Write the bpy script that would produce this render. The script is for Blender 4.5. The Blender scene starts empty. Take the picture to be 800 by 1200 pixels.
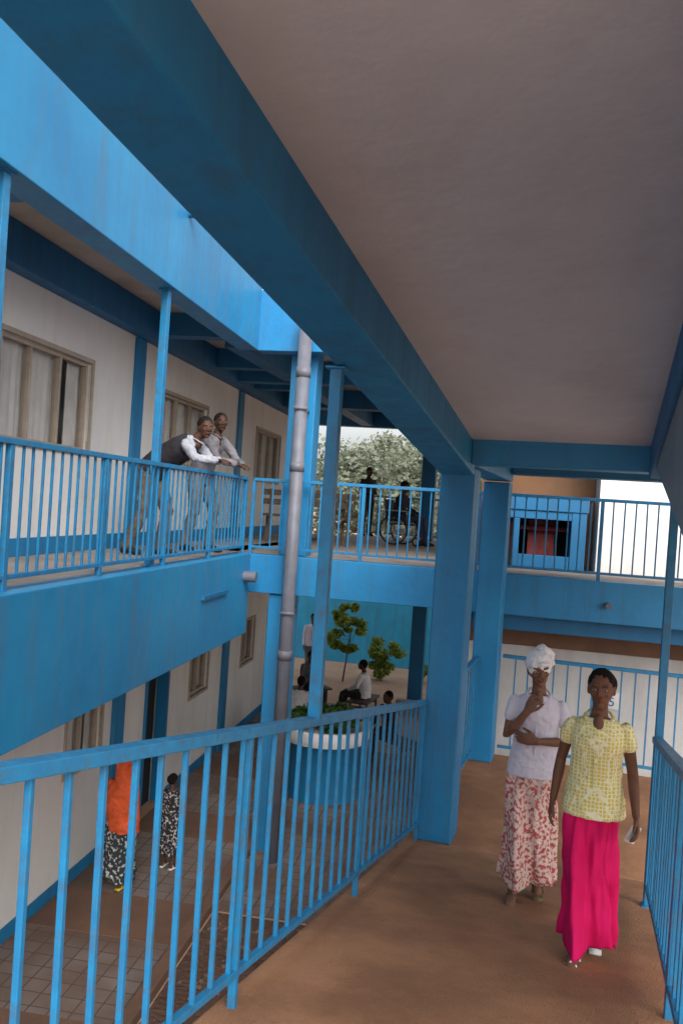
import bpy, bmesh, math, random
from mathutils import Vector, Matrix, noise
random.seed(7)
rad=math.radians
scene=bpy.context.scene
CZ=4.6
# ------------------------------------------------------------------ materials
MATS={}
def nt(name):
    m=bpy.data.materials.new(name); m.use_nodes=True
    n=m.node_tree; b=n.nodes['Principled BSDF']; return m,n,b
def mat(name,c1,c2=None,scale=3,rough=.6,bump=.15,bscale=30,spec=.4,grime=0.0,streak=(6,6,.5),gcol=(.12,.08,.05),thr=None,metal=0,dist=.01):
    if name in MATS: return MATS[name]
    m,n,b=nt(name); N=n.nodes; L=n.links
    tc=N.new('ShaderNodeTexCoord')
    no=N.new('ShaderNodeTexNoise'); no.inputs['Scale'].default_value=scale; no.inputs['Detail'].default_value=8; no.inputs['Roughness'].default_value=.6
    L.new(tc.outputs['Object'],no.inputs['Vector'])
    cr=N.new('ShaderNodeValToRGB'); c2=c2 or tuple(x*.82 for x in c1)
    t=thr or (.32,.68)
    cr.color_ramp.elements[0].position=t[0]; cr.color_ramp.elements[1].position=t[1]
    cr.color_ramp.elements[0].color=(*c2,1); cr.color_ramp.elements[1].color=(*c1,1)
    L.new(no.outputs['Fac'],cr.inputs['Fac']); out=cr.outputs['Color']
    if grime>0:
        mp=N.new('ShaderNodeMapping'); mp.inputs['Scale'].default_value=streak
        L.new(tc.outputs['Object'],mp.inputs['Vector'])
        n2=N.new('ShaderNodeTexNoise'); n2.inputs['Scale'].default_value=1.0; n2.inputs['Detail'].default_value=9; n2.inputs['Roughness'].default_value=.68
        L.new(mp.outputs[0],n2.inputs['Vector'])
        r2=N.new('ShaderNodeValToRGB'); r2.color_ramp.elements[0].position=.48; r2.color_ramp.elements[1].position=.72
        r2.color_ramp.elements[0].color=(0,0,0,1); r2.color_ramp.elements[1].color=(grime,grime,grime,1)
        L.new(n2.outputs['Fac'],r2.inputs['Fac'])
        mx=N.new('ShaderNodeMixRGB'); mx.inputs['Color2'].default_value=(*gcol,1)
        L.new(r2.outputs['Color'],mx.inputs['Fac']); L.new(out,mx.inputs['Color1']); out=mx.outputs['Color']
        mr=N.new('ShaderNodeMapRange'); mr.inputs['To Min'].default_value=max(.05,rough-.1); mr.inputs['To Max'].default_value=min(1,rough+.3)
        L.new(n2.outputs['Fac'],mr.inputs['Value']); L.new(mr.outputs[0],b.inputs['Roughness'])
    else: b.inputs['Roughness'].default_value=rough
    L.new(out,b.inputs['Base Color'])
    b.inputs['Metallic'].default_value=metal
    b.inputs['Specular IOR Level'].default_value=spec
    if bump>0:
        n3=N.new('ShaderNodeTexNoise'); n3.inputs['Scale'].default_value=bscale; n3.inputs['Detail'].default_value=5
        L.new(tc.outputs['Object'],n3.inputs['Vector'])
        bp=N.new('ShaderNodeBump'); bp.inputs['Strength'].default_value=bump; bp.inputs['Distance'].default_value=dist
        L.new(n3.outputs['Fac'],bp.inputs['Height']); L.new(bp.outputs[0],b.inputs['Normal'])
    MATS[name]=m; return m
def pattern(name,base,dot,scale=40,thr=.35,kind='voronoi',rough=.85,dot2=None):
    m,n,b=nt(name); N=n.nodes; L=n.links
    tc=N.new('ShaderNodeTexCoord')
    if kind=='voronoi':
        v=N.new('ShaderNodeTexVoronoi'); v.inputs['Scale'].default_value=scale; o=v.outputs['Distance']
    elif kind=='noise':
        v=N.new('ShaderNodeTexNoise'); v.inputs['Scale'].default_value=scale; v.inputs['Detail'].default_value=3; o=v.outputs['Fac']
    else:
        v=N.new('ShaderNodeTexVoronoi'); v.feature='DISTANCE_TO_EDGE'; v.inputs['Scale'].default_value=scale; o=v.outputs['Distance']
        v.inputs['Randomness'].default_value=.25
    L.new(tc.outputs['Object'],v.inputs['Vector'])
    cr=N.new('ShaderNodeValToRGB'); e=cr.color_ramp.elements
    e[0].position=thr; e[1].position=thr+.08; e[0].color=(*dot,1); e[1].color=(*base,1)
    if dot2: 
        x=e.new(thr*.5); x.color=(*dot2,1)
    L.new(o,cr.inputs['Fac']); L.new(cr.outputs[0],b.inputs['Base Color'])
    b.inputs['Roughness'].default_value=rough; b.inputs['Specular IOR Level'].default_value=.2
    return m
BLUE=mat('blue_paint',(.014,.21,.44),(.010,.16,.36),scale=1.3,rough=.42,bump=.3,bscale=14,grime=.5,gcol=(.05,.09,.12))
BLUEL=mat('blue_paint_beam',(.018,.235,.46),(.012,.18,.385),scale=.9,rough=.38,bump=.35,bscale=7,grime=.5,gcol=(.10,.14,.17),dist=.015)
BLUED=mat('blue_paint_dark',(.010,.14,.31),(.008,.11,.25),scale=1.2,rough=.5,bump=.25,bscale=12,grime=.4,gcol=(.04,.06,.07))  # deeper blue for inner beams, terrace columns and kiosk
RAILB=mat('railing_blue_paint',(.013,.20,.41),(.014,.15,.32),scale=9,rough=.35,bump=.15,bscale=60,grime=.6,streak=(14,14,14),gcol=(.07,.08,.08))
CEIL=mat('ceiling_paint',(.58,.60,.645),(.50,.51,.55),scale=.8,rough=.34,bump=.4,bscale=5,grime=.4,streak=(1.3,.8,1),gcol=(.36,.35,.36),dist=.025)
SOFF=mat('soffit_plaster',(.60,.50,.42),(.46,.37,.30),scale=1.2,rough=.8,bump=.3,bscale=10,grime=.4,streak=(2,2,2),gcol=(.22,.17,.13))
WALL=mat('white_wall_paint',(.76,.75,.73),(.68,.665,.64),scale=.8,rough=.6,bump=.2,bscale=25,grime=.3,streak=(3,3,.5),gcol=(.45,.38,.31))
FLOOR=mat('ramp_floor_screed',(.39,.195,.10),(.26,.127,.066),scale=1.9,rough=.62,bump=.9,bscale=90,grime=.75,streak=(1.3,1.3,1.3),gcol=(.18,.09,.052),spec=.3,thr=(.38,.62))
BAND=mat('brown_concrete',(.20,.11,.07),(.14,.08,.055),scale=2,rough=.8,bump=.5,bscale=40)
EARTH=mat('earth',(.16,.09,.06),(.08,.045,.033),scale=1.5,rough=.95,bump=1,bscale=18,dist=.04)
SAND=mat('sunlit_earth',(.50,.34,.23),(.40,.25,.16),scale=1.5,rough=.95,bump=.6,bscale=18,dist=.03)
CONC=mat('concrete',(.34,.30,.27),(.23,.20,.18),scale=2,rough=.85,bump=.5,bscale=25,grime=.4,streak=(3,3,3))
STONE=mat('rubble',(.20,.13,.10),(.10,.07,.05),scale=5,rough=.95,bump=.6)
BROWN=mat('brown_wall_paint',(.24,.11,.045),(.17,.08,.035),scale=2,rough=.6,bump=.2)
GREYP=mat('grey_pipe_plastic',(.145,.155,.19),(.10,.11,.14),scale=5,rough=.4,bump=.05,grime=.5,streak=(20,20,2),gcol=(.12,.09,.075))
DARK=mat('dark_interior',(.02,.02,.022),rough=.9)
BRFRAME=mat('window_frame_paint',(.42,.35,.28),(.33,.27,.21),scale=8,rough=.6)
OLDW=mat('dark_wood',(.12,.09,.07),(.07,.055,.045),scale=8,rough=.7)
CURT=mat('curtain_cloth',(.80,.78,.74),(.66,.63,.60),scale=5,rough=.9)
WHITE=mat('white_paint',(.75,.75,.75),(.6,.6,.6),scale=5,rough=.5)
RED=mat('red_plastic',(.5,.03,.02),rough=.5)
PINKP=mat('pink_poster',(.6,.22,.2),rough=.7)
MARO=mat('maroon_curtain',(.16,.02,.02),(.06,.01,.01),scale=9,rough=.8)
STEEL=mat('steel',(.35,.35,.36),rough=.3,metal=.9,scale=8)
RUB=mat('black_rubber',(.02,.02,.02),rough=.7)
BARK=mat('bark',(.16,.11,.07),(.08,.055,.04),scale=10,rough=.95,bump=1,bscale=20)
def leafmat(name,c1,c2,tr=.25):
    m,n,b=nt(name); N=n.nodes; L=n.links
    g=N.new('ShaderNodeNewGeometry'); cr=N.new('ShaderNodeValToRGB')
    cr.color_ramp.elements[0].color=(*c1,1); cr.color_ramp.elements[1].color=(*c2,1)
    L.new(g.outputs['Random Per Island'],cr.inputs['Fac']); L.new(cr.outputs[0],b.inputs['Base Color'])
    b.inputs['Roughness'].default_value=.7
    t=N.new('ShaderNodeBsdfTranslucent'); L.new(cr.outputs[0],t.inputs['Color'])
    mx=N.new('ShaderNodeMixShader'); mx.inputs[0].default_value=tr
    L.new(b.outputs[0],mx.inputs[1]); L.new(t.outputs[0],mx.inputs[2]); L.new(mx.outputs[0],n.nodes['Material Output'].inputs[0])
    return m
LEAF=leafmat('hazy_tree_leaves',(.13,.16,.11),(.25,.28,.20),.35); LEAFB=leafmat('sunlit_shrub_leaves',(.12,.21,.03),(.36,.42,.08),.45)  # distance haze put into tree leaf colour, sunlight into the shrub leaf colour
LEAFD=leafmat('planter_leaves',(.03,.09,.02),(.09,.19,.04))
gm,gn,gb=nt('window_glass'); gb.inputs['Base Color'].default_value=(.08,.09,.1,1); gb.inputs['Roughness'].default_value=.06; gb.inputs['Alpha'].default_value=.12; GLASS=gm
def tilemat():
    m,n,b=nt('paving_tiles'); N=n.nodes; L=n.links
    tc=N.new('ShaderNodeTexCoord'); mp=N.new('ShaderNodeMapping'); mp.inputs['Rotation'].default_value=(0,0,rad(9.1))
    L.new(tc.outputs['Object'],mp.inputs['Vector'])
    br=N.new('ShaderNodeTexBrick'); br.offset=0; br.inputs['Scale'].default_value=1; br.inputs['Brick Width'].default_value=.2; br.inputs['Row Height'].default_value=.2
    br.inputs['Mortar Size'].default_value=.007; br.inputs['Color1'].default_value=(.25,.205,.18,1); br.inputs['Color2'].default_value=(.19,.15,.13,1); br.inputs['Mortar'].default_value=(.08,.05,.04,1)
    L.new(mp.outputs[0],br.inputs['Vector'])
    no=N.new('ShaderNodeTexNoise'); no.inputs['Scale'].default_value=1.3; no.inputs['Detail'].default_value=8; L.new(tc.outputs['Object'],no.inputs['Vector'])
    cr=N.new('ShaderNodeValToRGB'); cr.color_ramp.elements[0].position=.38; cr.color_ramp.elements[1].position=.62
    cr.color_ramp.elements[0].color=(0,0,0,1); cr.color_ramp.elements[1].color=(.8,.8,.8,1); L.new(no.outputs['Fac'],cr.inputs[0])
    mx=N.new('ShaderNodeMixRGB'); mx.inputs['Color2'].default_value=(.14,.08,.055,1); L.new(cr.outputs[0],mx.inputs['Fac']); L.new(br.outputs['Color'],mx.inputs['Color1'])
    L.new(mx.outputs[0],b.inputs['Base Color']); b.inputs['Roughness'].default_value=.75
    bp=N.new('ShaderNodeBump'); bp.inputs['Distance'].default_value=.01; bp.inputs['Strength'].default_value=.5; bp.invert=True
    L.new(br.outputs['Fac'],bp.inputs['Height']); L.new(bp.outputs[0],b.inputs['Normal'])
    return m
TILE=tilemat()
# ------------------------------------------------------------------ helpers
def frame(ang,ox=0,oy=0):
    a=rad(ang); s,c=math.sin(a),math.cos(a)
    def P(u,v,z): return Vector((ox+v*c+u*s, oy-v*s+u*c, z+CZ))   # u along, v to the right, z relative to eye level
    return P
R=frame(17.4); LB=frame(9.1); XF=frame(12.0,-1.24,11.2)   # XF(n,e,z): n away, e right
def empty(name):
    e=bpy.data.objects.new(name,None); scene.collection.objects.link(e); return e
def obj(name,bm,m,parent=None,smooth=False,bevel=0):
    bmesh.ops.recalc_face_normals(bm,faces=bm.faces[:])
    me=bpy.data.meshes.new(name); bm.to_mesh(me); bm.free()
    o=bpy.data.objects.new(name,me); scene.collection.objects.link(o)
    for x in (m if isinstance(m,(list,tuple)) else [m]): me.materials.append(x)
    if smooth:
        for p in me.polygons: p.use_smooth=True
    if bevel:
        b=o.modifiers.new('bevel','BEVEL'); b.width=bevel; b.segments=2; b.limit_method='ANGLE'
    if parent: o.parent=parent
    return o
def hexa(bm,c):
    v=[bm.verts.new(p) for p in c]
    for f in ((0,1,2,3),(7,6,5,4),(0,4,5,1),(1,5,6,2),(2,6,7,3),(3,7,4,0)): bm.faces.new([v[i] for i in f])
def fbox(bm,P,u0,u1,v0,v1,z0,z1,s0=0,s1=None):
    s1=s0 if s1 is None else s1
    hexa(bm,[P(u0,v0,z0+s0*u0),P(u1,v0,z0+s0*u1),P(u1,v1,z0+s0*u1),P(u0,v1,z0+s0*u0),
             P(u0,v0,z1+s1*u0),P(u1,v0,z1+s1*u1),P(u1,v1,z1+s1*u1),P(u0,v1,z1+s1*u0)])
def slab(name,P,u0,u1,v0,v1,z0,z1,m,parent=None,s=0,bevel=.008):
    bm=bmesh.new(); fbox(bm,P,u0,u1,v0,v1,z0,z1,s); return obj(name,bm,m,parent,bevel=bevel)
def bar(bm,p,q,hw,hh=None):
    hh=hh or hw; d=(q-p).normalized(); up=Vector((0,0,1)) if abs(d.z)<.9 else Vector((0,1,0))
    if abs(d.z)>=.9: up=Vector((math.sin(rad(14)),math.cos(rad(14)),0))
    a=d.cross(up).normalized(); b=a.cross(d).normalized()
    c=[]
    for e in (p,q):
        c+= [e-a*hw-b*hh, e+a*hw-b*hh, e+a*hw+b*hh, e-a*hw+b*hh]
    hexa(bm,c)
def railing(name,A,B,h,gap,sp,posts=(),bw=.009,rw=.028,pw=.022,ph=None,parent=None,rh=.02,drop=.0):
    bm=bmesh.new(); up=Vector((0,0,1)); n=max(2,int((B-A).length/sp))
    bar(bm,A+up*h,B+up*h,rw,rh); bar(bm,A+up*gap,B+up*gap,.018,.016)
    for i in range(1,n):
        p=A.lerp(B,i/n); j=lambda:Vector((random.uniform(-.004,.004),random.uniform(-.004,.004),0))
        bar(bm,p+up*(gap+.01)+j(),p+up*(h-rh)+j(),bw)
    for t in posts:
        p=A.lerp(B,t); bar(bm,p-up*drop,p+up*(h-rh-.001),pw)
    return obj(name,bm,RAILB,parent,bevel=.003)
def cyl(bm,p,q,r,seg=20,r2=None):
    d=q-p; M=Matrix.Translation((p+q)/2)@d.to_track_quat('Z','Y').to_matrix().to_4x4()
    bmesh.ops.create_cone(bm,cap_ends=True,segments=seg,radius1=r,radius2=r if r2 is None else r2,depth=d.length,matrix=M)
def ell(bm,c,r,M=None,seg=18,rings=12):
    T=Matrix.Translation(Vector(c))@(M.to_4x4() if M else Matrix())@Matrix.Diagonal((r[0],r[1],r[2],1))
    bmesh.ops.create_uvsphere(bm,u_segments=seg,v_segments=rings,radius=1,matrix=T)
def wall_open(bm,P,s0,s1,w0,w1,z0,z1,ops):
    s=s0
    for (a,b,za,zb) in sorted(ops):
        fbox(bm,P,s,a,w0,w1,z0,z1)
        if za>z0: fbox(bm,P,a,b,w0,w1,z0,za)
        if zb<z1: fbox(bm,P,a,b,w0,w1,zb,z1)
        s=b
    fbox(bm,P,s,s1,w0,w1,z0,z1)
# ------------------------------------------------------------------ ground
bm=bmesh.new()
S=500; vs=[bm.verts.new((x,y,0)) for x,y in ((-S,-S),(S,-S),(S,S),(-S,S))]; bm.faces.new(vs)
obj('ground',bm,SAND)
slab('soil_bed',LB,-3,9.15,-2.60,1.5,-CZ-.02,-CZ+.006,EARTH,bevel=0)
pp=empty('paved_path')
bm=bmesh.new(); fbox(bm,LB,-3,19.5,-4.38,-2.75,-CZ-.02,-CZ+.03); obj('tiles',bm,TILE,pp)
bm=bmesh.new()
for s in (3.2,6.0,8.3,11.0,13.6,16.2): fbox(bm,LB,s,s+.9,-4.37,-2.76,-CZ,-CZ+.036)
obj('brown_concrete_bands',bm,BAND,pp)
bm=bmesh.new(); fbox(bm,LB,-3,19.5,-2.75,-2.62,-CZ-.02,-CZ+.10); obj('kerb',bm,BAND,pp,bevel=.01)
slab('courtyard_paving',LB,9.2,16.0,-2.6,.6,-CZ-.02,-CZ+.02,TILE,bevel=0)
bm=bmesh.new()
for i in range(1500):
    s=random.uniform(1,9.1); w=random.uniform(-2.55,-.4); r=.008+.035*random.random()**3
    p=LB(s,w,-CZ+r*.3)
    M=Matrix.Translation(p)@Matrix.Rotation(random.uniform(0,6),4,'Z')@Matrix.Diagonal((r,r*random.uniform(.5,1),r*.6,1))
    bmesh.ops.create_icosphere(bm,subdivisions=1,radius=1,matrix=M)
obj('rubble_stones',bm,STONE)
# ------------------------------------------------------------------ left hospital wing
hb=empty('hospital_building')
upw=[(2.6,4.5,.42,1.41),(7.2,9.05,.42,1.41),(11.3,13.2,.42,1.41),(16.3,18.3,.42,1.41)]
low=[(4.4,5.3,-3.25,-2.4),(9.0,9.9,-3.25,-2.4),(11.3,12.2,-4.6,-2.35),(13.2,14.1,-3.25,-2.4),(16.2,17.1,-3.25,-2.4),(18.2,19.1,-4.6,-2.35)]
bm=bmesh.new(); wall_open(bm,LB,-4,20,-4.65,-4.4,-.7,2.35,upw); obj('upper_wall',bm,WALL,hb)
bm=bmesh.new(); wall_open(bm,LB,-4,20,-4.65,-4.4,-4.6,-1.0,low); obj('lower_wall',bm,WALL,hb)
slab('room_back_wall',LB,-4,20,-7.2,-7.0,-4.6,2.35,WALL,hb)
slab('end_wall',LB,20,20.2,-7.2,-4.4,-4.6,3.2,WALL,hb)
slab('roof_slab',LB,-4,20.2,-7.2,-3.26,2.35,2.6,SOFF,hb)
slab('balcony_floor',LB,-4,20.0,-7.2,-3.16,-.86,-.70,CONC,hb)
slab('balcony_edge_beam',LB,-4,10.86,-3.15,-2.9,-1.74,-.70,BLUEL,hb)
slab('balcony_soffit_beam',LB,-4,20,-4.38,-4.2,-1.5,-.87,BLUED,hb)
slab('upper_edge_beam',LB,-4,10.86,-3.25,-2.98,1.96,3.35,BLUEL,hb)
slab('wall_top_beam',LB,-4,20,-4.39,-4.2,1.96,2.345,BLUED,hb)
bm=bmesh.new()
for s in (1.2,5.5,10.5,12.9,15.2,18): fbox(bm,LB,s,s+.25,-4.19,-3.26,2.05,2.345)
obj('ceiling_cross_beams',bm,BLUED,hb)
bm=bmesh.new()
for s in (1.0,5.6,10.2,14.9,19.6):
    fbox(bm,LB,s,s+.3,-4.398,-4.36,-.70,1.955); fbox(bm,LB,s,s+.3,-4.398,-4.34,-4.6,-1.51)
obj('pilasters',bm,BLUE,hb,bevel=.005)
bm=bmesh.new(); 
for a,b in ((-4,1),(1.3,5.6),(5.9,10.2),(10.5,14.9),(15.2,19.6)):
    fbox(bm,LB,a,b,-4.397,-4.385,-.698,-.52)
for a,b in ((-4,1),(1.3,5.6),(5.9,10.2),(10.5,11.25),(12.25,14.9),(15.2,18.15)): fbox(bm,LB,a,b,-4.397,-4.385,-4.57,-4.42)
obj('wall_skirting',bm,BLUE,hb)
def window(P,s0,s1,z0,z1,w,n=3,door=False):
    fr=bmesh.new(); g=bmesh.new(); c=bmesh.new(); t=.04
    fbox(fr,P,s0,s1,w-.12,w-.04,z0,z0+t); fbox(fr,P,s0,s1,w-.12,w-.04,z1-t,z1)
    for i in range(n+1):
        s=s0+(s1-s0-t)*i/n; fbox(fr,P,s,s+t,w-.119,w-.041,z0+t,z1-t)
    for a,b,c0,c1 in ((s0-.05,s1+.05,z1,z1+.05),(s0-.05,s1+.05,z0-.05,z0),(s0-.05,s0,z0,z1),(s1,s1+.05,z0,z1)): fbox(fr,P,a,b,w-.02,w+.02,c0,c1)
    obj('window_frame',fr,BRFRAME,hb,bevel=.004)
    fbox(g,P,s0+t,s1-t,w-.085,w-.079,z0+t,z1-t); obj('window_pane',g,GLASS,hb)
    k=60
    for (a,b) in ((s0,s0+(s1-s0)*.70),(s0+(s1-s0)*.84,s1)):
        pr=None
        for i in range(k+1):
            s=a+(b-a)*i/k; ww=w-.148+.016*math.sin(i*1.1)+.008*math.sin(i*2.7)
            q=(c.verts.new(P(s,ww,z0)),c.verts.new(P(s,ww,z1)))
            if pr: c.faces.new((pr[0],q[0],q[1],pr[1]))
            pr=q
    obj('curtain',c,CURT,hb,smooth=True)
for (a,b,c,d) in upw: window(LB,a,b,c,d,-4.4,3)
for i,(a,b,c,d) in enumerate(low):
    if c>-4: window(LB,a,b,c,d,-4.4,2)
    else:
        bm=bmesh.new(); fbox(bm,LB,a,a+.06,-4.55,-4.37,c+.03,d); fbox(bm,LB,b-.06,b,-4.55,-4.37,c+.03,d); fbox(bm,LB,a+.06,b-.06,-4.55,-4.37,d-.06,d)
        obj('door_frame',bm,BLUE,hb,bevel=.004)
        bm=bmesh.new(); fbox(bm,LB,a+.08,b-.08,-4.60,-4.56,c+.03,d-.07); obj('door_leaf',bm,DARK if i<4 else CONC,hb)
bm=bmesh.new(); cyl(bm,LB(8.0,-2.98,2.75),LB(8.0,-2.82,2.75),.035); obj('drain_stub',bm,BLUED,hb,smooth=False)
bm=bmesh.new(); cyl(bm,LB(10.6,-2.9,-.98),LB(10.6,-2.74,-.98),.07); obj('drain_spout',bm,GREYP,hb)
bm=bmesh.new(); fbox(bm,LB,8.9,9.8,-2.9,-2.86,-1.12,-1.08); obj('cable_bracket',bm,BLUED,hb)
def post(name,p,z0,z1,w=.03,base=True):
    bm=bmesh.new(); a=Vector((p.x,p.y,z0)); b=Vector((p.x,p.y,z1)); bar(bm,a,b,w)
    bar(bm,b-Vector((0,0,.012)),b,w*1.7)
    if base: bar(bm,a,a+Vector((0,0,.012)),w*1.7)
    return obj(name,bm,RAILB,bevel=.004)
for s in (2.1,4.95,7.8): post('balcony_support_post',LB(s,-3.08,0),CZ-.70,CZ+1.96,.035)
railing('balcony_railing',LB(-2,-3.02,-.70),LB(10.84,-3.02,-.70),.98,.09,.135,posts=[i/9 for i in range(10)])
# ------------------------------------------------------------------ cross wing
cw=empty('cross_wing_building')
slab('front_slab_beam',XF,0,.25,0,9,-1.2,-.70,BLUE,cw)
slab('front_lower_beam',XF,.3,.55,3,9,-1.42,-1.19,BLUED,cw)
slab('terrace_floor',XF,.26,10.6,-.6,9,-.86,-.70,CONC,cw)
slab('top_edge_beam',XF,-.02,.25,.0,3.4,1.96,2.75,BLUE,cw)
slab('terrace_roof',XF,.26,10.6,-2.6,9,2.4,2.62,SOFF,cw)
bm=bmesh.new()
for n in (3.2,6.6,10.3): fbox(bm,XF,n,n+.28,-2.6,9,2.02,2.398)
for e in (-.55,1.2,4.4): 
    for a,b in ((.26,3.19),(3.49,6.59),(6.89,10.29)): fbox(bm,XF,a,b,e,e+.28,2.04,2.397)
obj('roof_beams',bm,BLUED,cw)
slab('far_edge_beam',XF,10.6,10.85,-.6,9,-1.15,-.70,BLUED,cw)
bm=bmesh.new()
for n,e in ((9.3,1.15),(10.0,3.3)): fbox(bm,XF,n,n+.33,e,e+.33,-.70,2.03); fbox(bm,XF,n,n+.33,e,e+.33,-4.6,-.87)
obj('terrace_columns',bm,BLUED,cw,bevel=.01)
slab('corner_column',XF,.05,.38,.36,.68,-4.6,-1.21,BLUE,cw); slab('corner_column_upper',XF,.26,.58,.40,.76,-.70,2.39,BLUE,cw)
bm=bmesh.new(); fbox(bm,XF,2.4,2.6,2.9,4.55,-.70,2.399); obj('brown_wall',bm,BROWN,cw)
bm=bmesh.new(); fbox(bm,XF,1.6,1.8,4.56,9,-.70,2.399); obj('upper_white_wall',bm,WALL,cw)
slab('side_white_wall',XF,1.81,2.6,4.56,4.7,-.70,2.398,WALL,cw)
bm=bmesh.new()
for a,b,c,d in ((3.0,3.1,-.70,.12),(3.42,3.5,-.70,-.005),(4.2,4.4,-.70,.12)): fbox(bm,XF,1.5,2.39,a,b,c,d)
fbox(bm,XF,1.48,2.39,2.98,4.42,.12,.30); fbox(bm,XF,1.51,1.55,3.1,4.2,.0,.118)
fbox(bm,XF,1.52,1.56,3.5,4.2,-.70,-.5)
obj('kiosk_counter_frame',bm,BLUED,cw,bevel=.008)
slab('kiosk_poster',XF,2.30,2.33,3.12,3.40,-.5,-.06,PINKP,cw); slab('kiosk_back',XF,2.34,2.38,3.11,3.41,-.70,-.01,CONC,cw)
slab('kiosk_curtain',XF,1.9,1.94,3.62,4.0,-.70,-.01,MARO,cw); slab('kiosk_lintel',XF,1.8,1.84,3.5,4.19,-.16,-.10,MARO,cw)
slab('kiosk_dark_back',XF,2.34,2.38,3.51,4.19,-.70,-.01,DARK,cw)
LW=mat('lower_wall_paint',(.55,.56,.57),(.45,.455,.46),scale=1.2,rough=.6,bump=.3,grime=.5,streak=(2,2,.6),gcol=(.30,.27,.25))
slab('lower_white_wall',XF,1.4,1.6,2.9,9,-4.6,-1.76,LW,cw); slab('brown_fascia',XF,1.36,1.6,2.9,9,-1.755,-1.43,mat('dark_brown_board',(.17,.085,.045),(.10,.05,.03),scale=3),cw)
slab('lower_back',XF,1.4,1.6,2.9,9,-1.43,-.87,BLUED,cw)
bm=bmesh.new(); cyl(bm,XF(-.12,4.6,-.98),XF(.0,4.6,-.98),.035); obj('drain_spout',bm,GREYP,cw)
sg=empty('number_sign'); slab('plate',XF,1.375,1.398,4.78,4.98,-2.50,-2.28,WHITE,sg,bevel=.002)
cu=bpy.data.curves.new('digit','FONT'); cu.body='5'; cu.size=.17; cu.extrude=.002
to=bpy.data.objects.new('digit',cu); scene.collection.objects.link(to); to.parent=sg; to.location=XF(1.37,4.83,-2.46); to.rotation_euler=(rad(90),0,rad(-12)); cu.materials.append(BLUED)
railing('terrace_railing',XF(.1,.05,-.70),XF(.1,8.9,-.70),.98,.09,.13,posts=[i/6 for i in range(7)])
railing('terrace_far_railing',XF(10.5,-.5,-.70),XF(10.5,8.9,-.70),1.0,.09,.15,posts=[i/6 for i in range(7)])
slab('unpainted_roof_plank',XF,.3,10.2,1.62,1.95,2.33,2.39,mat('pink_primer',(.72,.48,.42),(.6,.4,.34),rough=.8),cw)
bm=bmesh.new(); p=Vector((-.60,10.85,0)); cyl(bm,p+Vector((0,0,0)),p+Vector((0,0,CZ+2.35)),.085,24)
for z in (2.6,5.0,6.2): cyl(bm,p+Vector((0,0,z)),p+Vector((0,0,z+.12)),.094,24)
for z in (3.2,5.8): bar(bm,p+Vector((-.09,-.09,z)),p+Vector((.09,-.09,z)),.012,.02); bar(bm,p+Vector((0.06,-.05,z)),p+Vector((.08,.42,z)),.012,.02)
dp=obj('drain_pipe',bm,GREYP,bevel=0)
for f in dp.data.polygons: f.use_smooth=len(f.vertices)==4
# ------------------------------------------------------------------ ramp
rw=empty('ramp_walkway'); SF=-.168; SC=-.13
slab('ramp_floor',R,-3,7.33,-1.50,.50,-1.626-.20,-1.626,FLOOR,rw,s=SF,bevel=.01)
slab('landing_floor',R,7.33,10.4,-1.50,3.2,-3.06,-2.8575,FLOOR,rw,bevel=.01)
slab('lower_flight_floor',R,-3,7.33,.62,2.6,-4.089-.2,-4.089,FLOOR,rw,s=.168)
slab('ramp_edge_beam_under',R,-3,7.33,-1.49,-1.2,-1.626-.5,-1.626-.2,BLUE,rw,s=SF)
slab('ceiling',R,.3,7.05,-1.12,.27,1.54,1.70,CEIL,rw,s=SC,bevel=0)
slab('left_roof_beam',R,.3,7.3,-1.42,-1.12,1.285,2.3,BLUE,rw,s=SC,bevel=.012)
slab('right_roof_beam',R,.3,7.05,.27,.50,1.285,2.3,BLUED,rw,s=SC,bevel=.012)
slab('end_roof_beam',R,7.05,7.35,-1.12,3.2,.42,.95,BLUE,rw,bevel=.012)
slab('landing_ceiling',R,7.35,10.3,-1.12,3.2,.66,.85,CEIL,rw,bevel=0)
slab('landing_far_beam',R,10.0,10.3,-1.11,3.2,.50,.655,BLUED,rw)
slab('landing_side_beam',R,7.3,10.3,-1.42,-1.12,.42,.95,BLUE,rw)
bm=bmesh.new(); fbox(bm,R,1.8,7.05,.49,2.4,-.672,-.45,.17); obj('return_flight_slab',bm,CEIL,rw)
bm=bmesh.new(); z18=-.672+.17*1.8-.02; hexa(bm,[R(1.8,.30,z18),R(7.05,.30,.506),R(7.05,.48,.506),R(1.8,.48,z18),
   R(1.8,.30,1.20),R(7.05,.30,.60),R(7.05,.48,.60),R(1.8,.48,1.20)]); obj('return_flight_side',bm,mat('grey_blue_paint',(.20,.25,.30),(.13,.18,.22),rough=.5,scale=2),rw)
cc=empty('concrete_column'); slab('shaft',R,7.33,7.66,-1.42,-1.12,-2.857,.40,BLUE,cc,bevel=.015); slab('lower_shaft',R,7.34,7.65,-1.42,-1.13,-4.6,-3.06,BLUE,cc)
cc=empty('concrete_column'); slab('shaft',R,9.98,10.29,-1.42,-1.12,-2.857,.40,BLUE,cc,bevel=.015); slab('lower_shaft',R,9.98,10.29,-1.42,-1.13,-4.6,-3.06,BLUE,cc)
cc=empty('concrete_column'); slab('shaft',R,9.98,10.29,2.8,3.1,-2.857,.49,BLUE,cc,bevel=.015); slab('lower_shaft',R,9.98,10.29,2.8,3.1,-4.6,-3.06,BLUE,cc)
def fl(u): return -1.626+SF*u
us=[-.4,1.47,3.42,5.37,7.3]
A=R(-.4,-1.42,fl(-.4)); B=R(7.31,-1.42,fl(7.31))
railing('ramp_railing',A,B,1.2,.15,.178,posts=[(u+.4)/7.71 for u in us],bw=.0105,rw=.034,rh=.022,pw=.018,drop=.05)
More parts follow.
